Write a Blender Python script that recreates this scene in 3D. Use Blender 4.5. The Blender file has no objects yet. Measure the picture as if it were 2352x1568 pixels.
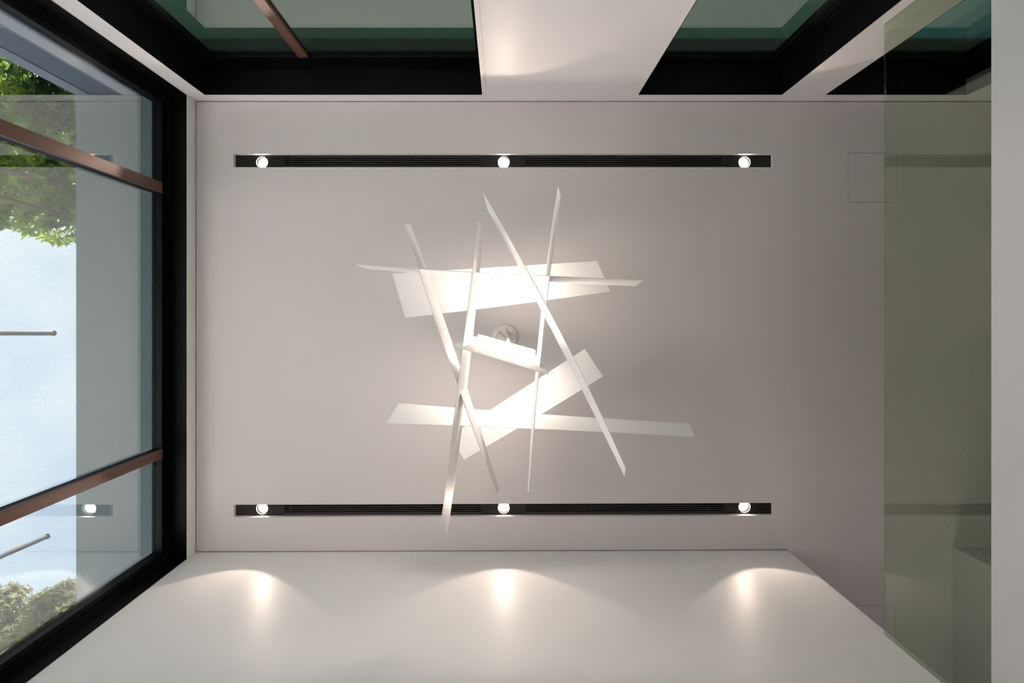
import bpy, math, random
from mathutils import Vector, Matrix
random.seed(7)
C = bpy.context.scene.collection
# ---------------------------------------------------------------- measures
F = 1150.0            # focal length in pixels of the 2352x1568 frame
D = 2.9               # camera to ceiling
S = D / F             # metres per pixel on the ceiling plane
ZC = 0.6              # camera height
ZCEIL = ZC + D
U = S                 # plan unit: 1 u = one ceiling pixel
def P(px, py, k):     # point seen at photo pixel (px, py), k * D above the camera
    d = k * D
    return Vector(((px - 1154) * d / F, (py - 725) * d / F, ZC + d))

# ---------------------------------------------------------------- camera
cam = bpy.data.cameras.new('camera'); camo = bpy.data.objects.new('camera', cam); C.objects.link(camo)
camo.location = (0, 0, ZC); camo.rotation_euler = (math.pi, 0, 0)
cam.sensor_width = 36; cam.lens = F / 2352 * 36
cam.shift_x = 22 / 2352; cam.shift_y = -59 / 2352
cam.clip_start = 0.02; cam.clip_end = 200
bpy.context.scene.camera = camo

# ---------------------------------------------------------------- view, sky, sun
vs = bpy.context.scene.view_settings
vs.view_transform = 'Standard'; vs.look = 'None'; vs.gamma = 1; vs.use_curve_mapping = False
vs.exposure = 1.26
w = bpy.data.worlds.new('sky'); bpy.context.scene.world = w; w.use_nodes = True
nt = w.node_tree; nt.nodes.clear()
def N(nt, t, **kw):
    n = nt.nodes.new(t)
    for k, v in kw.items():
        if k in n.inputs: n.inputs[k].default_value = v
        else: setattr(n, k, v)
    return n
tc = N(nt, 'ShaderNodeTexCoord')
nz = N(nt, 'ShaderNodeTexNoise'); nz.inputs['Scale'].default_value = 2.6; nz.inputs['Detail'].default_value = 5; nz.inputs['Roughness'].default_value = 0.55
cr = N(nt, 'ShaderNodeValToRGB')
cr.color_ramp.elements[0].position = 0.40; cr.color_ramp.elements[0].color = (0.66, 0.77, 0.90, 1)
cr.color_ramp.elements[1].position = 0.60; cr.color_ramp.elements[1].color = (0.97, 0.98, 1.00, 1)
bg = N(nt, 'ShaderNodeBackground'); bg.inputs['Strength'].default_value = 0.68
wo = N(nt, 'ShaderNodeOutputWorld')
nt.links.new(tc.outputs['Generated'], nz.inputs['Vector']); nt.links.new(nz.outputs['Fac'], cr.inputs['Fac'])
nt.links.new(cr.outputs['Color'], bg.inputs['Color']); nt.links.new(bg.outputs[0], wo.inputs['Surface'])
sun = bpy.data.lights.new('sun', 'SUN'); sun.energy = 11.5; sun.angle = 0.01; sun.color = (1, 0.95, 0.94)
suno = bpy.data.objects.new('sun', sun); C.objects.link(suno)
suno.rotation_euler = Vector((0.42, 0.55, -0.9)).to_track_quat('-Z', 'Y').to_euler()   # high, from the garden side; reaches only the floor near the big window
SPOT_W = 2.3; LAMP_E = 34; LENS_E = 14

# ---------------------------------------------------------------- materials
def mat(name, col, rough=0.6, metal=0.0, bump=None, spec=0.5, vary=None):
    m = bpy.data.materials.new(name); m.use_nodes = True; t = m.node_tree
    b = t.nodes['Principled BSDF']
    b.inputs['Base Color'].default_value = (*col, 1); b.inputs['Roughness'].default_value = rough
    b.inputs['Metallic'].default_value = metal; b.inputs['Specular IOR Level'].default_value = spec
    co = N(t, 'ShaderNodeTexCoord')
    if vary:
        sc, amt, stretch = vary
        mp = N(t, 'ShaderNodeMapping'); mp.inputs['Scale'].default_value = stretch
        n = N(t, 'ShaderNodeTexNoise'); n.inputs['Scale'].default_value = sc; n.inputs['Detail'].default_value = 4
        r = N(t, 'ShaderNodeValToRGB')
        r.color_ramp.elements[0].position = .3; r.color_ramp.elements[1].position = .7
        r.color_ramp.elements[0].color = (*[c * (1 - amt) for c in col], 1); r.color_ramp.elements[1].color = (*[min(1, c * (1 + amt)) for c in col], 1)
        t.links.new(co.outputs['Object'], mp.inputs['Vector']); t.links.new(mp.outputs[0], n.inputs['Vector'])
        t.links.new(n.outputs['Fac'], r.inputs['Fac']); t.links.new(r.outputs[0], b.inputs['Base Color'])
    if bump:
        sc, st = bump
        n = N(t, 'ShaderNodeTexNoise'); n.inputs['Scale'].default_value = sc; n.inputs['Detail'].default_value = 6
        bp = N(t, 'ShaderNodeBump'); bp.inputs['Strength'].default_value = st; bp.inputs['Distance'].default_value = .004
        t.links.new(co.outputs['Object'], n.inputs['Vector']); t.links.new(n.outputs['Fac'], bp.inputs['Height']); t.links.new(bp.outputs[0], b.inputs['Normal'])
    return m
def emit(name, col, e):
    m = bpy.data.materials.new(name); m.use_nodes = True; t = m.node_tree; t.nodes.clear()
    em = N(t, 'ShaderNodeEmission'); em.inputs['Color'].default_value = (*col, 1); em.inputs['Strength'].default_value = e
    o = N(t, 'ShaderNodeOutputMaterial'); t.links.new(em.outputs[0], o.inputs['Surface']); return m
def glass(name, tint, base, gain, weave=0, specks=False):
    m = bpy.data.materials.new(name); m.use_nodes = True; t = m.node_tree; t.nodes.clear()
    tr = N(t, 'ShaderNodeBsdfTransparent'); tr.inputs['Color'].default_value = (*tint, 1)
    gl = N(t, 'ShaderNodeBsdfGlossy'); gl.inputs['Roughness'].default_value = 0.0; gl.inputs['Color'].default_value = (.95, 1, .98, 1)
    fr = N(t, 'ShaderNodeFresnel'); fr.inputs['IOR'].default_value = 1.5
    ma = N(t, 'ShaderNodeMath', operation='MULTIPLY_ADD', use_clamp=True); ma.inputs[1].default_value = gain; ma.inputs[2].default_value = base
    mx = N(t, 'ShaderNodeMixShader'); o = N(t, 'ShaderNodeOutputMaterial')
    ge = N(t, 'ShaderNodeNewGeometry'); io = N(t, 'ShaderNodeMath', operation='MULTIPLY_ADD'); io.inputs[1].default_value = 1/1.5 - 1.5; io.inputs[2].default_value = 1.5
    t.links.new(ge.outputs['Backfacing'], io.inputs[0]); t.links.new(io.outputs[0], fr.inputs['IOR'])   # same reflectance on both faces of the thin pane
    t.links.new(fr.outputs[0], ma.inputs[0]); t.links.new(ma.outputs[0], mx.inputs[0])
    t.links.new(tr.outputs[0], mx.inputs[1]); t.links.new(gl.outputs[0], mx.inputs[2])
    last = mx
    if weave or specks:
        co = N(t, 'ShaderNodeTexCoord'); n = N(t, 'ShaderNodeTexNoise'); mp = N(t, 'ShaderNodeMapping')
        t.links.new(co.outputs['Object'], mp.inputs[0]); t.links.new(mp.outputs[0], n.inputs['Vector'])
    if weave:     # fine thread of an insect screen bonded to the pane
        mp.inputs['Scale'].default_value = (1, 1, 1); n.inputs['Scale'].default_value = 190; n.inputs['Detail'].default_value = 1
        r = N(t, 'ShaderNodeMapRange'); r.inputs['To Min'].default_value = 1 - weave; r.inputs['To Max'].default_value = 1 + weave
        r.inputs['From Min'].default_value = .3; r.inputs['From Max'].default_value = .7
        v = N(t, 'ShaderNodeVectorMath', operation='SCALE'); v.inputs[0].default_value = tint
        t.links.new(n.outputs['Fac'], r.inputs[0]); t.links.new(r.outputs[0], v.inputs['Scale']); t.links.new(v.outputs[0], tr.inputs['Color'])
    if specks:    # dust specks and short scratches on the pane
        mp.inputs['Scale'].default_value = (1, 3, 1); n.inputs['Scale'].default_value = 60; n.inputs['Detail'].default_value = 0
        r = N(t, 'ShaderNodeMapRange'); r.inputs['From Min'].default_value = .86; r.inputs['From Max'].default_value = .90; r.inputs['To Max'].default_value = .35
        df = N(t, 'ShaderNodeBsdfDiffuse'); df.inputs['Color'].default_value = (.8, .8, .75, 1)
        m2 = N(t, 'ShaderNodeMixShader'); t.links.new(n.outputs['Fac'], r.inputs[0]); t.links.new(r.outputs[0], m2.inputs[0])
        t.links.new(mx.outputs[0], m2.inputs[1]); t.links.new(df.outputs[0], m2.inputs[2]); last = m2
    t.links.new(last.outputs[0], o.inputs['Surface']); return m

M = dict(
    ceil=mat('white_ceiling_paint', (.80, .74, .725), .9, bump=(60, .08)),
    wall=mat('white_wall_paint', (.87, .845, .84), .45, bump=(25, .10), spec=.35),
    black=mat('black_powder_coated_metal', (.0025, .0025, .003), .5, spec=.12),
    bronze=mat('brown_bronze_metal', (.14, .064, .046), .4, .1, vary=(30, .18, (1, 1, .05))),
    dark=mat('dark_cavity', (.01, .01, .01), .9),
    grey=mat('grey_painted_reveal', (.10, .095, .085), .8),
    shadewall=mat('shade_toned_wall_paint', (.55, .55, .52), .7, bump=(25, .1)),  # wall paint greyed so the stair corner looks shaded
    trough2=mat('pale_blue_grey_edge_trim', (.16, .18, .22), .7),
    parapet=mat('off_white_parapet_paint', (.69, .685, .68), .6, bump=(25, .1)),
    darkground=mat('dull_green_added_ground', (.06, .065, .045), .95, vary=(8, .3, (1, 1, 1))),
    backwall=mat('lightened_wall_paint', (.93, .915, .91), .42, bump=(25, .10), spec=.35),  # same white wall paint, lightened to stand in for more light
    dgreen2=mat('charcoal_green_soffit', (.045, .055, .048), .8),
    floor=mat('pale_stone_floor', (.52, .44, .41), .5, vary=(3, .08, (1, 1, 1))),
    slot=mat('black_slot_metal', (.016, .014, .013), .38, .3),
    slot2=mat('charcoal_slat_metal', (.045, .038, .035), .4, .3),
    trough=mat('white_slot_trim', (.85, .82, .79), .55),
    sheet=mat('white_lacquered_sheet', (.92, .905, .895), .5),
    cap=mat('white_lamp_metal', (.85, .83, .81), .4),
    canopy=mat('white_canopy_metal', (.93, .86, .82), .45),
    screw=mat('dark_steel_screw', (.08, .07, .06), .4, .8),
    cable=mat('grey_steel_cable', (.25, .22, .2), .4, .6),
    lamp=emit('glowing_lamp_diffuser', (1, .86, .77), LAMP_E),
    lens=emit('glowing_spot_lens', (1, .86, .74), LENS_E),
    ring=mat('dark_spot_bezel', (.03, .02, .017), .25, .6),
    wglass=glass('tinted_window_glass', (.85, .885, .90), .14, 1.5, weave=.05),
    nglass=glass('green_window_glass', (.59, .67, .655), .20, 1.6),
    bglass=glass('green_balustrade_glass', (.83, .875, .79), .02, 1.1, specks=True),
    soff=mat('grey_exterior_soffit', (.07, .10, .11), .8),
    fin=mat('shade_toned_exterior_render', (.085, .105, .14), .8, bump=(30, .2)),  # white fin wall; its dim bluish shade is put into the colour
    bounce_ground=mat('pale_bounce_ground', (.68, .63, .60), .9, vary=(2, .1, (1, 1, 1))),
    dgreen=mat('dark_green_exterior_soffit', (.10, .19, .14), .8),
    skypanel=mat('teal_sky_panel', (.09, .27, .36), .8, bump=(120, .4)),
    bark=mat('brown_bark', (.10, .065, .045), .9, bump=(40, .6)),
    post=mat('grey_exterior_post', (.04, .042, .046), .9),
)
def leafmat(name, a, b):
    m = bpy.data.materials.new(name); m.use_nodes = True; t = m.node_tree; t.nodes.clear()
    co = N(t, 'ShaderNodeTexCoord'); n = N(t, 'ShaderNodeTexNoise'); n.inputs['Scale'].default_value = 2.2; n.inputs['Detail'].default_value = 3
    r = N(t, 'ShaderNodeValToRGB'); r.color_ramp.elements[0].position = .38; r.color_ramp.elements[1].position = .62
    r.color_ramp.elements[0].color = (*a, 1); r.color_ramp.elements[1].color = (*b, 1)
    d = N(t, 'ShaderNodeBsdfDiffuse'); tl = N(t, 'ShaderNodeBsdfTranslucent'); mx = N(t, 'ShaderNodeMixShader'); mx.inputs[0].default_value = .45
    o = N(t, 'ShaderNodeOutputMaterial')
    t.links.new(co.outputs['Object'], n.inputs['Vector']); t.links.new(n.outputs['Fac'], r.inputs['Fac'])
    t.links.new(r.outputs[0], d.inputs['Color']); t.links.new(r.outputs[0], tl.inputs['Color'])
    t.links.new(d.outputs[0], mx.inputs[1]); t.links.new(tl.outputs[0], mx.inputs[2]); t.links.new(mx.outputs[0], o.inputs['Surface'])
    return m
M['leaf'] = leafmat('maple_leaf_green', (.02, .05, .02), (.26, .36, .08))
M['leaf2'] = leafmat('bright_crown_green', (.05, .075, .045), (.20, .19, .09))

# ---------------------------------------------------------------- mesh helpers
class MB:
    def __init__(s): s.v = []; s.f = []; s.sm = []
    def quad(s, a, b, c, d): n = len(s.v); s.v += [a, b, c, d]; s.f.append((n, n+1, n+2, n+3)); s.sm.append(False)
    def hexa(s, p):         # 8 points, bottom loop then top loop
        n = len(s.v); s.v += [Vector(q) for q in p]
        for f in ((0, 3, 2, 1), (4, 5, 6, 7), (0, 1, 5, 4), (1, 2, 6, 5), (2, 3, 7, 6), (3, 0, 4, 7)):
            s.f.append(tuple(n + i for i in f)); s.sm.append(False)
    def box(s, x0, x1, y0, y1, z0, z1):
        x0, x1 = sorted((x0, x1)); y0, y1 = sorted((y0, y1)); z0, z1 = sorted((z0, z1))
        s.hexa([(x0, y0, z0), (x1, y0, z0), (x1, y1, z0), (x0, y1, z0), (x0, y0, z1), (x1, y0, z1), (x1, y1, z1), (x0, y1, z1)])
    def lathe(s, prof, o, axis=(0, 0, 1), n=40, cap=True):   # prof: (radius, height) list along axis from o
        ax = Vector(axis).normalized(); a = ax.orthogonal().normalized(); b = ax.cross(a); o = Vector(o); base = len(s.v)
        for r, h in prof:
            for i in range(n):
                t = 2 * math.pi * i / n
                s.v.append(o + ax * h + (a * math.cos(t) + b * math.sin(t)) * r)
        for j in range(len(prof) - 1):
            for i in range(n):
                k = (i + 1) % n
                s.f.append((base + j*n + i, base + j*n + k, base + (j+1)*n + k, base + (j+1)*n + i)); s.sm.append(True)
        if cap:
            s.f.append(tuple(base + i for i in reversed(range(n)))); s.sm.append(False)
            m = base + (len(prof) - 1) * n; s.f.append(tuple(m + i for i in range(n))); s.sm.append(False)
    def tube(s, pts, r, n=10):
        pts = [Vector(p) for p in pts]; rs = r if isinstance(r, list) else [r] * len(pts); base = len(s.v)
        for j, p in enumerate(pts):
            d = (pts[min(j+1, len(pts)-1)] - pts[max(j-1, 0)]).normalized()
            a = d.cross(Vector((.31, .17, .93))).normalized(); b = d.cross(a)
            for i in range(n):
                t = 2 * math.pi * i / n; s.v.append(p + (a * math.cos(t) + b * math.sin(t)) * rs[j])
        for j in range(len(pts) - 1):
            for i in range(n):
                k = (i + 1) % n
                s.f.append((base + j*n + i, base + j*n + k, base + (j+1)*n + k, base + (j+1)*n + i)); s.sm.append(True)
        s.f.append(tuple(base + i for i in reversed(range(n)))); s.sm.append(False)
        m = base + (len(pts) - 1) * n; s.f.append(tuple(m + i for i in range(n))); s.sm.append(False)
    def build(s, name, m, parent=None, bevel=0, origin=None):
        me = bpy.data.meshes.new(name); off = Vector(origin) if origin else Vector((0, 0, 0))
        me.from_pydata([Vector(v) - off for v in s.v], [], s.f); me.polygons.foreach_set('use_smooth', s.sm)
        me.materials.append(m); me.update()
        o = bpy.data.objects.new(name, me); C.objects.link(o); o.location = off
        if bevel:
            b = o.modifiers.new('bevel', 'BEVEL'); b.width = bevel; b.segments = 2; b.limit_method = 'ANGLE'; b.angle_limit = .9
        if parent:
            wl = Vector(parent.location); q = parent.parent
            while q: wl += q.location; q = q.parent
            o.parent = parent; o.location = off - wl
        return o
def tag(o, label=None, cat=None, group=None, kind=None):
    for k, v in (('label', label), ('category', cat), ('group', group), ('kind', kind)):
        if v: o[k] = v
    return o
def empty(name, loc, *a, **k):
    o = bpy.data.objects.new(name, None); C.objects.link(o); o.location = loc; o.empty_display_size = .1
    return tag(o, *a, **k)
def struct(name, mb, m, parent=None, **k):
    o = mb.build(name, m, parent, **k)
    if not parent: o['kind'] = 'structure'
    return o
def child_of(parent, mb, name, m, **k): return mb.build(name, m, parent, **k)

# ================================================================ SETTING
XL, YT, YB, XE = -705*U, -493*U, 540.5*U, 654*U     # left wall, window wall, plain wall, end of the plain wall
XR, YF = 1560*U, 1060*U                             # far sides of the stair hall beyond the balustrade
XG = 643*U; ZPAR = ZC + .5726*D; ZGT = ZC + .7357*D
ZH = ZC + .972*D                                    # window heads
G = 2.2*U                                           # shadow gap
TILT = .0035
def yb(x): return YB - TILT * x                     # plain wall runs very slightly off square

struct('floor', (lambda m: (m.box(-756*U, XG + .12, -567*U, YF, -.12, 0), m)[1])(MB()), M['floor'])
m = MB(); m.box(XG + .12, XR, YT, YF, ZPAR - .75, ZPAR - .6); struct('floor_landing', m, M['floor'])

# ceiling board: a grid with its openings left out
SL = [(-618*U, 622*U, -372*U, -340.5*U), (-618*U, 623*U, 431*U, 461*U)]
AP = [(794*U, 906*U, -374*U, -260*U), (790*U, 902*U, 665*U, 779*U)]
holes = SL + AP
def warp(x, y):
    return y - TILT * x * (1 if 300*U < y < 600*U else 0)
xs = sorted({XL + G, XE, XR} | {v for h in holes for v in h[:2]})
ys = sorted({YT + G, YB - G, YF} | {v for h in holes for v in h[2:]})
m = MB()
T = .05
for i in range(len(xs) - 1):
    for j in range(len(ys) - 1):
        x0, x1, y0, y1 = xs[i], xs[i+1], ys[j], ys[j+1]; cx, cy = (x0+x1)/2, (y0+y1)/2
        if any(h[0] < cx < h[1] and h[2] < cy < h[3] for h in holes): continue
        if cx < XE and cy > YB: continue
        m.hexa([(x0, warp(x0, y0), ZCEIL), (x1, warp(x1, y0), ZCEIL), (x1, warp(x1, y1), ZCEIL), (x0, warp(x0, y1), ZCEIL),
                (x0, warp(x0, y0), ZCEIL+T), (x1, warp(x1, y0), ZCEIL+T), (x1, warp(x1, y1), ZCEIL+T), (x0, warp(x0, y1), ZCEIL+T)])
struct('ceiling', m, M['ceil'])
m = MB(); m.box(-900*U, XR + .3, -600*U, YF + .3, ZCEIL + .14, ZCEIL + .4); struct('ceiling_roof_slab', m, M['dark'])

# walls
WT = 74.5*U                                        # wall thickness in which the windows sit
m = MB(); m.hexa([(XL-WT, yb(XL-WT), 0), (XE, yb(XE), 0), (XE, YB+.18, 0), (XL-WT, YB+.18, 0),
                  (XL-WT, yb(XL-WT), ZCEIL+.14), (XE, yb(XE), ZCEIL+.14), (XE, YB+.18, ZCEIL+.14), (XL-WT, YB+.18, ZCEIL+.14)])
struct('wall_back', m, M['backwall'])
m = MB(); m.box(XL-WT, XL, YT, yb(XL), ZH, ZCEIL+.14); struct('wall_left', m, M['wall'])
m = MB()
win_n = [(-665*U, -37*U), (302.5*U, 624*U), (721*U, 1038*U)]
m.box(XL-WT, XR, YT-WT, YT, ZH, ZCEIL+.14)
cols = [(XL-WT*.99, win_n[0][0]), (win_n[0][1], win_n[1][0]), (win_n[1][1], win_n[2][0]), (win_n[2][1], XR)]
for a, b in cols: m.box(a, b, YT-WT, YT, 0, ZH)
struct('wall_front', m, M['wall'])
m = MB(); m.box(XR, XR+.15, YT, YF, 0, ZCEIL+.14); struct('wall_right', m, M['wall'])
m = MB(); m.box(XE, XE+.45, YF, YF+.15, 0, ZCEIL+.14); m.box(XE+.45, XE+1.35, YF, YF+.15, 0, ZPAR-.3); m.box(XE+.45, XE+1.35, YF, YF+.15, ZPAR+.42, ZCEIL+.14); m.box(XE+1.35, XR, YF, YF+.15, 0, ZCEIL+.14); struct('wall_stair_far', m, M['wall'])  # unseen opening added here to let daylight into the stair hall
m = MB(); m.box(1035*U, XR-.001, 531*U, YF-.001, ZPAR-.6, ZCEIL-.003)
struct('wall_stair_corner', m, M['shadewall'])
m = MB(); m.box(XG, XG+.14, YT, YB, 0, ZPAR); struct('wall_parapet', m, M['parapet'])
m = MB()
m.box(XE-.12, XE-.001, YB+.18, YF, 0, ZCEIL+.14); struct('wall_stair_side', m, M['wall'])

# ---------------------------------------------------------------- windows
def window_n(idx, x0, x1, jr, mull):
    """one window of the front wall; jr: visible right frame width, mull: x of its vertical bar or None"""
    root = tag(empty('window_%d' % idx, (x0, YT, 0)), kind='structure')
    yi, yg = -560*U, -567.5*U; t = .004
    m = MB()                                       # black lining of the deep reveal
    m.box(x0, x1, yi, YT, ZH - t, ZH); m.box(x0, x0+t, yi, YT, 0, ZH - t); m.box(x1-t, x1, yi, YT, 0, ZH - t)
    child_of(root, m, 'reveal_lining', M['black'])
    m = MB(); W = 29*U
    for (a, b, dy) in ((0, .30, 0), (.30, .62, 3*U), (.62, 1, 1.2*U)):     # stepped profile
        ya = yi - dy; hz0, hz1 = ZH - t - b*W, ZH - t - a*W
        m.box(x0+t+a*W, x1-t-a*jr, ya, yg - 8*U, hz0, hz1)
        m.box(x0+t+a*W, x0+t+b*W, ya, yg - 8*U, .0, hz0); m.box(x1-t-b*jr, x1-t-a*jr, ya, yg - 8*U, .0, hz0)
    child_of(root, m, 'window_frame', M['black'])
    if mull:
        m = MB(); m.box(mull-21*U, mull, yi, yi - 6.5*U, .0, ZH - t - W); child_of(root, m, 'mullion', M['bronze'], bevel=.0015)
        m = MB(); m.box(mull-20*U, mull-1*U, yi-6.5*U, yg-8*U, .0, ZH - t - W); child_of(root, m, 'mullion_backing', M['black'])
    edges = [x0+t+W] + ([mull-20*U, mull-1*U] if mull else []) + [x1-t-jr]
    for k in range(0, len(edges), 2):
        m = MB(); m.box(edges[k], edges[k+1], yg, yg - .008, .0, ZH - t - W); child_of(root, m, 'glass_pane', M['nglass'])
    return root
w1 = window_n(1, win_n[0][0], win_n[0][1], 18*U, -422*U)
w2 = window_n(2, win_n[1][0], win_n[1][1], 30*U, None)
w3 = window_n(3, win_n[2][0], win_n[2][1], 28*U, None)
m = MB(); m.box(1038*U-.012, 1038*U-.0045, -527*U, YT-.001, 0, ZH-.005); child_of(w3, m, 'grey_jamb', M['grey'])
# corner bead by window 1 and window 2
m = MB(); m.box(-45*U, -37*U, YT-.03, YT+.003, 0, ZH); struct('trim_1', m, M['trough'])
m = MB(); m.box(302.5*U-.006, 302.5*U, YT-.02, YT+.002, 0, ZH); struct('trim_2', m, M['trough'])

# big left window
root = tag(empty('window_4', (XL, 0, 0)), kind='structure')
xi, xg = -741*U, -756*U; t = .004; y0, y1 = YT, YB + TILT*700*U; W = 25*U
m = MB(); m.box(xi, XL, y0, y1, ZH-t, ZH-.0002); m.box(xi, XL-.0005, y0, y0+t, 0, ZH-t); m.box(xi, XL-.0005, y1-t, y1+.01, 0, ZH-t)
child_of(root, m, 'reveal_lining', M['black'])
m = MB()
for (a, b, dx) in ((0, .22, -4*U), (.22, .5, 0), (.5, .7, 4*U), (.7, 1, 1.5*U)):
    xa = xi - dx; hz0, hz1 = ZH - t - b*W, ZH - t - a*W
    m.box(xa, xg-8*U, y0+t+a*W, y1-t-a*W, hz0, hz1)
    m.box(xa, xg-8*U, y0+t+a*W, y0+t+b*W, 0, hz0); m.box(xa, xg-8*U, y1-t-b*W, y1-t-a*W, 0, hz0)
child_of(root, m, 'window_frame', M['black'])
ml = [(-291*U, -267*U), (290*U, 311*U)]
for a, b in ml:
    m = MB(); m.box(xi-4*U, xi, a, b, 0, ZH-t-W); child_of(root, m, 'mullion', M['bronze'], bevel=.0015)
    m = MB(); m.box(xi-4*U, xg-8*U, a+1*U, b-1*U, 0, ZH-t-W); child_of(root, m, 'mullion_backing', M['black'])
ed = [y0+t+W, ml[0][0]+U, ml[0][1]-U, ml[1][0]+U, ml[1][1]-U, y1-t-W]
for k in (0, 2, 4):
    m = MB(); m.box(xg, xg-.008, ed[k], ed[k+1], 0, ZH-t-W); child_of(root, m, 'glass_pane', M['wglass'])

# ================================================================ LIGHT SLOTS
def slot(h, label, tilt):
    x0, x1, ya, yb_ = h; r = .024; zc = ZCEIL
    root = empty('linear_ceiling_slot', ((x0+x1)/2, (ya+yb_)/2, zc), label, 'ceiling slot', None)
    def sk(x, y): return y - (TILT * x if tilt else 0)
    def bx(m, a, b, c, d, z0, z1):
        m.hexa([(a, sk(a, c), z0), (b, sk(b, c), z0), (b, sk(b, d), z0), (a, sk(a, d), z0), (a, sk(a, c), z1), (b, sk(b, c), z1), (b, sk(b, d), z1), (a, sk(a, d), z1)])
    t = .0012; m = MB()
    bx(m, x0, x0+t, ya, yb_, zc-.0012, zc+.11); bx(m, x1-t, x1, ya, yb_, zc-.0012, zc+.11)
    bx(m, x0+t, x1-t, ya, ya+t, zc-.0012, zc+.11); bx(m, x0+t, x1-t, yb_-t, yb_, zc-.0012, zc+.11); bx(m, x0+t, x1-t, ya+t, yb_-t, zc+.105, zc+.11)
    m.build('trough', M['trough'], root)
    yc = (ya+yb_)/2
    lamps = [-557*U, 3*U, 561*U]
    yl = yc + (1*U if not tilt else -1.6*U)
    # blank plates with a round hole for each spot
    plates = [(x0+t, -506*U), (-49*U, 54*U), (513*U, x1-t)]
    for (a, b), lx in zip(plates, lamps):
        m = MB(); n = 32; R = 13.6*U; ly = sk(lx, yl); base = len(m.v)
        ring = []; outer = []
        for i in range(n):
            tt = 2*math.pi*(i+.5)/n; cx, cy = math.cos(tt), math.sin(tt)
            ring.append((lx+R*cx, ly+R*cy))
            hx = (b-lx) if cx > 0 else (lx-a); hy0 = sk(lx, yb_-t)-ly if cy > 0 else ly-sk(lx, ya+t)
            q = min(hx/abs(cx), hy0/abs(cy)); outer.append((lx+q*cx, ly+q*cy))
        # snap nearest outer points to the corners
        for X in (a, b):
            for Y in (ya+t, yb_-t):
                Yk = sk(X, Y); k = min(range(n), key=lambda i: (outer[i][0]-X)**2*0.02+(outer[i][1]-Yk)**2 if (outer[i][0]-lx)*(X-lx) > 0 and abs(outer[i][0]-lx) > abs(X-lx)*.55 else 9)
                outer[k] = (X, Yk)
        m.v = [Vector((x, y, zc+r)) for x, y in ring] + [Vector((x, y, zc+r)) for x, y in outer]
        for i in range(n):
            k = (i+1) % n; m.f.append((i, k, n+k, n+i)); m.sm.append(False)
        # can above the hole
        for i in range(n): m.v.append(m.v[i] + Vector((0, 0, .034)))
        for i in range(n):
            k = (i+1) % n; m.f.append((i, k, 2*n+k, 2*n+i)); m.sm.append(True)
        m.build('blank_plate', M['slot'], root)
    for a, b in ((-506*U, -49*U), (54*U, 513*U)):
        m = MB(); wy = yb_ - ya - 2*t; y_0 = ya + t
        bands = [(0, .05), (.12, .19), (.28, .35), (.44, .51), (.60, .67), (.76, 1)]
        for p, q in bands: bx(m, a, b, y_0+p*wy, y_0+q*wy, zc+r, zc+r+.006)
        m.build('slat_grille', M['slot2'], root)
        x = a + 16*U
        while x < b:
            m = MB(); bx(m, x-.0012, x+.0012, y_0, y_0+.76*wy, zc+r-.0003, zc+r+.005); m.build('cross_rib', M['slot2'], root); x += 137*U*.99
        m = MB(); bx(m, a, b, y_0, y_0+wy, zc+r+.05, zc+r+.052); bx(m, a, a+.002, y_0, y_0+wy, zc+r+.0001, zc+r+.05); bx(m, b-.002, b, y_0, y_0+wy, zc+r+.0001, zc+r+.05); m.build('plenum', M['dark'], root)
    return root, [(lx, sk(lx, yl)) for lx in lamps], r
r1, la, rr = slot(SL[0], 'long black recessed ceiling slot along the side with the windows', False)
r2, lb, rr = slot(SL[1], 'long black recessed ceiling slot beside the plain white wall', True)
r1['group'] = r2['group'] = 'recessed black ceiling slots'
place = ['nearest the big left window', 'at the middle', 'at the right end']
for row, pts in (('in the slot on the window-wall side', la), ('in the slot beside the plain wall', lb)):
    for i, (x, y) in enumerate(pts):
        o = empty('recessed_spotlight', (x, y, ZCEIL + rr), 'small round glowing spotlight %s, %s' % (row, place[i]), 'spotlight', 'recessed spotlights in the ceiling slots')
        m = MB(); m.lathe([(12.6*U, .030), (12.6*U, .018), (13.0*U, .016), (13.4*U, .018), (13.4*U, .030)], (x, y, ZCEIL + rr), cap=False)
        m.build('bezel', M['ring'], o)
        m = MB(); R = 12.4*U; m.lathe([(R*math.cos(a), -R*.22*math.sin(a)+.022) for a in [i_*math.pi/2/8 for i_ in range(8)]] + [(R*.03, -R*.22+.022)], (x, y, ZCEIL + rr), cap=True)
        m.build('lens', M['lens'], o)
        L = bpy.data.lights.new('spot_beam', 'SPOT'); L.energy = SPOT_W; L.color = (1, .80, .68); L.spot_size = math.radians(95); L.spot_blend = .16; L.shadow_soft_size = .006
        lo = bpy.data.objects.new('spot_beam', L); C.objects.link(lo); lo.parent = o; lo.location = (0, 0, .0125)

# ================================================================ ACCESS PANELS
for i, h in enumerate(AP):
    g = .9*U; m = MB(); m.box(h[0]+g, h[1]-g, h[2]+g, h[3]-g, ZCEIL+.0003, ZCEIL+T-.01)
    p = m.build('ceiling_access_panel', M['ceil'], bevel=.0008, origin=((h[0]+h[1])/2, (h[2]+h[3])/2, ZCEIL))
    tag(p, ['square white ceiling access panel crossed by the top edge of the glass', 'square white ceiling access panel half hidden behind the end of the plain wall'][i], 'access panel', 'square access panels in the ceiling')
    m = MB(); m.box(h[0]-.03, h[1]+.03, h[2]-.03, h[3]+.03, ZCEIL+T+.001, ZCEIL+T+.02); m.build('backing_frame', M['dark'], p)

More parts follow.
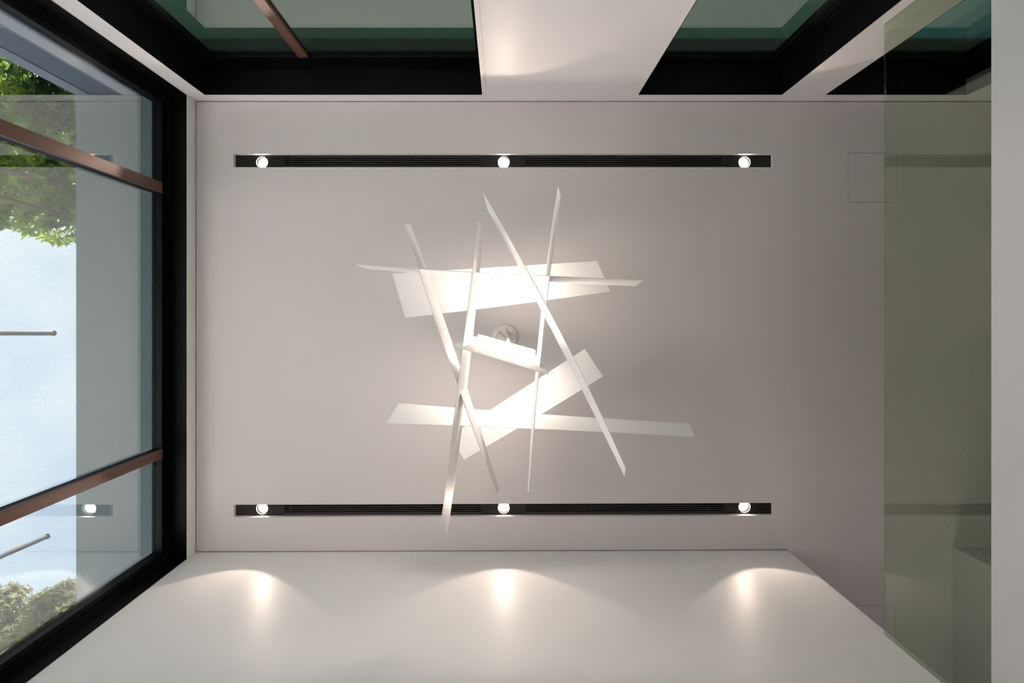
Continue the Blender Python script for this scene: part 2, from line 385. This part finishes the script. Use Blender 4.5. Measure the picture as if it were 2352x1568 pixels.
# ================================================================ GLASS BALUSTRADE
m = MB(); m.box(XG+.004, XG+.014, YT+.0005, yb(XG)-.0005, ZPAR, ZGT)
o = tag(m.build('glass_balustrade', M['bglass'], bevel=.0008, origin=(XG, 0, ZPAR)), 'clear green-tinted frameless glass balustrade standing on the pale parapet at the right', 'glass balustrade')

# ================================================================ PENDANT
pend = empty('pendant_lamp', P(1160, 773, 1), 'white ceiling pendant of crossed thin metal sheets around a bright lamp', 'pendant lamp')
m = MB(); cc = P(1160, 773, 1); m.lathe([(28.5*U, 0), (28.5*U, -.008), (27*U, -.011), (.004, -.0112)], cc, n=56)
can = m.build('canopy', M['canopy'], pend)
for px, py in ((1147, 762), (1164, 756), (1143, 778)):
    m = MB(); c = P(px, py, 1); c.z = cc.z - .0112; m.lathe([(.0028, 0), (.0028, -.003), (.0015, -.004)], c, n=12); m.build('screw', M['screw'], can)
zc_ = cc.z - .014
def arc(a, b, sag):
    a = Vector((*P(*a, 1).xy, zc_)); b = Vector((*P(*b, 1).xy, zc_)); d = (b-a); n_ = Vector((-d.y, d.x, 0))
    return [a + d*t_ + n_*sag*4*t_*(1-t_) for t_ in [k/8 for k in range(9)]]
for a, b, sg in (((1147, 762), (1160, 775), 0), ((1147, 762), (1138.5, 778), .12), ((1164, 757), (1168, 766), 0)):
    m = MB(); m.tube(arc(a, b, sg), .0009, 6); m.build('cable', M['cable'], pend)
m = MB(); m.tube([P(1168.5, 770, .995), P(1167, 785, .84)], [.010, .0085], 16); m.build('stem', M['cap'], pend)
# lamp body
def bar(px0, py0, px1, py1, k, wy, z0, z1, ext=0):
    a, b = P(px0, py0, k), P(px1, py1, k); d = (b-a).normalized(); n_ = Vector((-d.y, d.x, 0)); a = a-d*ext; b = b+d*ext
    m = MB(); q = [a-n_*wy, b-n_*wy, b+n_*wy, a+n_*wy]
    m.hexa([v+Vector((0, 0, z0)) for v in q] + [v+Vector((0, 0, z1)) for v in q]); return m
KL = .835
bar(1097, 776, 1227, 812, KL, .017, -.03, .012).build('lamp_diffuser', M['lamp'], pend, bevel=.003)
bar(1097, 776, 1227, 812, KL, .019, .0125, .020, .002).build('lamp_housing', M['cap'], pend, bevel=.002)
# plates: near edge (3 points) and far edge (3 points), photo measurement + height fraction
def plane_k(pts3, q):     # height fraction of pixel q on the plane through three (px,py,k)
    a, b, c = [P(*p) - Vector((0, 0, ZC)) for p in pts3]; n_ = (b-a).cross(c-a)
    ray = Vector(((q[0]-1154)/F*D, (q[1]-725)/F*D, D)); return n_.dot(a) / n_.dot(ray)
def plate(e1, e2, k1, k2, k3, name='metal_sheet', th=.0022):
    """e1, e2: three pixels along each long edge; k at e1 start, e1 end, e2 start"""
    pl = [(*e1[0], k1), (*e1[2], k2), (*e2[0], k3)]
    n_ = 12; rows = []
    def curve(e):
        p0, pm, p1 = [Vector(q) for q in e]; c = pm*2 - (p0+p1)/2
        return [p0*(1-t_)**2 + c*2*t_*(1-t_) + p1*t_*t_ for t_ in [k/n_ for k in range(n_+1)]]
    A = [P(*q, plane_k(pl, q)) for q in curve(e1)]; B = [P(*q, plane_k(pl, q)) for q in curve(e2)]
    nn = (A[-1]-A[0]).cross(B[0]-A[0]).normalized() * th/2
    m = MB(); m.v = [v+nn for v in A] + [v+nn for v in B] + [v-nn for v in A] + [v-nn for v in B]; K = n_+1
    for i in range(n_):
        m.f += [(i, i+1, K+i+1, K+i), (2*K+i, 3*K+i, 3*K+i+1, 2*K+i+1), (i, 2*K+i, 2*K+i+1, i+1), (K+i, K+i+1, 3*K+i+1, 3*K+i)]
    m.f += [(0, K, 3*K, 2*K), (n_, 2*K+n_, 3*K+n_, K+n_)]; m.sm = [False]*len(m.f)
    return m.build(name, M['sheet'], pend)
plate([(930.6, 728.8), (1090, 710.5), (1401, 669.4)], [(901, 627.7), (1137, 613.5), (1371.5, 598.7)], .885, .885, .845)
plate([(1343, 801), (1230, 874), (1035, 1000)], [(1385, 864), (1240, 953), (1066, 1055)], .885, .885, .862)
plate([(819, 607), (1084.6, 624.5), (1477.5, 643.8)], [(838, 616), (1084.6, 635), (1459, 657)], .70, .70, .735)
plate([(888.5, 971.6), (1220, 984.5), (1595, 1002.3)], [(916, 925.8), (1226, 950), (1584.8, 973)], .745, .745, .80)
plate([(929, 515), (1019, 793), (1142, 1137)], [(942, 515), (1040, 793), (1146, 1125)], .715, .715, .75)
plate([(1100, 506), (1054, 867), (1010, 1228)], [(1109, 543), (1073, 884), (1027, 1226)], .68, .68, .735)
plate([(1111, 444), (1289, 765), (1437, 1074)], [(1120, 480), (1284, 790), (1435, 1094)], .67, .67, .71)
plate([(1288, 448), (1248, 762), (1214.7, 1128.6)], [(1282, 429), (1240, 750), (1212.6, 1128.6)], .66, .66, .72)
plate([(1038.7, 793.7), (1150, 827.2), (1261, 860.7)], [(1094, 771), (1162, 790), (1230, 808)], .655, .655, .87)

# ================================================================ OUTSIDE
m = MB(); m.box(-30, 14, -18, 22, -.3, -.125); tag(m.build('bounce_ground', M['bounce_ground']), kind='structure')  # unseen pale ground, added to bounce sunlight up onto the ceiling
m = MB(); m.box(-30, -2.45, -18, -.25, -.125, -.10); m.box(-2.45, 14, -18, -2.3, -.125, -.10); struct('ground_dark_added', m, M['darkground'])  # unseen dark ground, added to weaken the bounce near the window wall
ZS = ZC + 1.0*D
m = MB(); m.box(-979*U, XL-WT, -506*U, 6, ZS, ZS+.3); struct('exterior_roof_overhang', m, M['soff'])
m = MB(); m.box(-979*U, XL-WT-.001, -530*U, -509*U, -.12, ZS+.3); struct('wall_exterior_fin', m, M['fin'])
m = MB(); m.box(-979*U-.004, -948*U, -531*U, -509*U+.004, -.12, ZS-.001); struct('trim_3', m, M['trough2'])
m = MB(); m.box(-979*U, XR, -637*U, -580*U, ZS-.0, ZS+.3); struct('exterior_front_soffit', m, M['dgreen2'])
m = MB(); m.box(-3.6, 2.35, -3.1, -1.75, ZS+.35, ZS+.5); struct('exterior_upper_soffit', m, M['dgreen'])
m = MB(); m.box(2.4, 6.5, -3.1, -1.75, ZS+.35, ZS+.5); struct('exterior_sky_panel', m, M['skypanel'])  # teal panel added in place of dim sky beyond the right-hand window
m = MB(); m.box(-2.5, 9, -12.2, -12, -.12, 2.4); struct('wall_exterior_light_block', m, M['dgreen'])  # unseen dark wall, added to keep the space outside the front windows dim

# slim leaning posts out in the garden
for (a, b, k, lab) in (((122, 765), (-700, 762), 1.5, 'slim grey outdoor post pointing straight in at mid-height of the left window'),
                       ((107, 1232), (-700, 1580), 1.5, 'slim grey outdoor post slanting up towards the lower bar of the left window')):
    top = P(*a, k); v = P(*b, k*.60); d = (v-top); g = (top.z+.12)/(-d.z) if d.z < 0 else 1; foot = top + d*g
    m = MB(); m.tube([foot, top], .020, 14); m.lathe([(.024, 0), (.024, .012), (.01, .018)], top, axis=tuple(top-foot), n=14)
    m.lathe([(.07, 0), (.07, .012)], (foot.x, foot.y, -.125), n=20)
    tag(m.build('garden_post', M['post'], origin=(foot.x, foot.y, -.12)), lab, 'post', 'slim posts seen through the left window')

def star(m, c, r, nrm, spin, lobes=5):
    a = nrm.orthogonal().normalized(); b = nrm.cross(a).normalized(); base = len(m.v); m.v.append(c)
    n = lobes*2
    for i in range(n):
        t_ = spin + 2*math.pi*i/n; R = r if i % 2 == 0 else r*.38
        m.v.append(c + (a*math.cos(t_)+b*math.sin(t_))*R + nrm*(.12*r if i % 2 else -.1*r))
    for i in range(n): m.f.append((base, base+1+i, base+1+(i+1) % n)); m.sm.append(False)
def rnd(): return Vector((random.gauss(0, 1), random.gauss(0, 1), random.gauss(0, 1)))
def tree(base, clumps, nleaf, size, leafm, trunk_r, label, lobes):
    root = empty('tree', base, label, 'tree')
    m = MB(); tot = sum(c[1]**2 for c in clumps)
    for c, r in clumps:
        for _ in range(int(nleaf*r*r/tot)):
            d = rnd().normalized(); rr_ = r*(.55+.5*random.random()**.6)
            p = c + Vector((d.x, d.y, d.z*.75))*rr_
            star(m, p, size*random.uniform(.6, 1.15), (d*.4+Vector((0, 0, 1))*.8+rnd()*.35).normalized(), random.random()*6, lobes)
    m.build('foliage', leafm, root)
    cen = sum((c for c, r in clumps), Vector())/len(clumps)
    b = Vector(base); fork = Vector((b.x*.8+cen.x*.2, b.y*.8+cen.y*.2, min(c.z for c, r in clumps)*.62))
    m = MB(); m.tube([b, b.lerp(fork, .5)+Vector((.05, -.04, 0)), fork], [trunk_r, trunk_r*.8, trunk_r*.62], 14); m.build('trunk', M['bark'], root)
    for c, r in clumps[::2]:
        m = MB(); mid = fork.lerp(c, .5)+Vector((0, 0, .15)); m.tube([fork-Vector((0, 0, .05)), mid, c], [trunk_r*.42, trunk_r*.25, .012], 8); m.build('branch', M['bark'], root)
    return root
# leafy branches high at the upper left
cl = []
k = 1.75
for px, py, r in ((20, 300, .42), (110, 330, .40), (60, 400, .40), (150, 420, .38), (10, 440, .34), (120, 490, .30), (165, 500, .26), (40, 470, .26), (-90, 380, .5), (-60, 250, .5),
                  (60, 190, .5), (150, 230, .42), (-200, 330, .6), (190, 380, .4), (230, 440, .38), (90, 250, .42)):
    cl.append((P(px, py, k + random.uniform(-.08, .12)), r))
tree((-6.2, -1.5, -.12), cl, 2300, .098, M['leaf'], .15, 'leafy green tree overhanging behind the upper part of the big left window', 5)
cl = [(P(px, py, 3.0 + random.uniform(-.1, .1)), r*1.2) for px, py, r in ((0, 1450, .62), (-60, 1500, .8), (30, 1520, .6), (-140, 1560, .9), (10, 1400, .38), (-20, 1600, .8))]
tree((-10.2, 6.6, -.12), cl, 5200, .085, M['leaf2'], .16, 'rounded yellow-green treetop in the bottom left corner of the big window', 4)
cl = [(P(px, py, 1.9 + random.uniform(-.1, .1)), r*.75) for px, py, r in ((130, 1415, .42), (165, 1390, .36), (100, 1440, .36), (150, 1460, .5), (80, 1480, .45), (190, 1440, .45))]
tree((-6.3, 4.3, -.12), cl, 4200, .055, M['leaf2'], .12, 'small rounded green treetop just right of the corner treetop', 4)
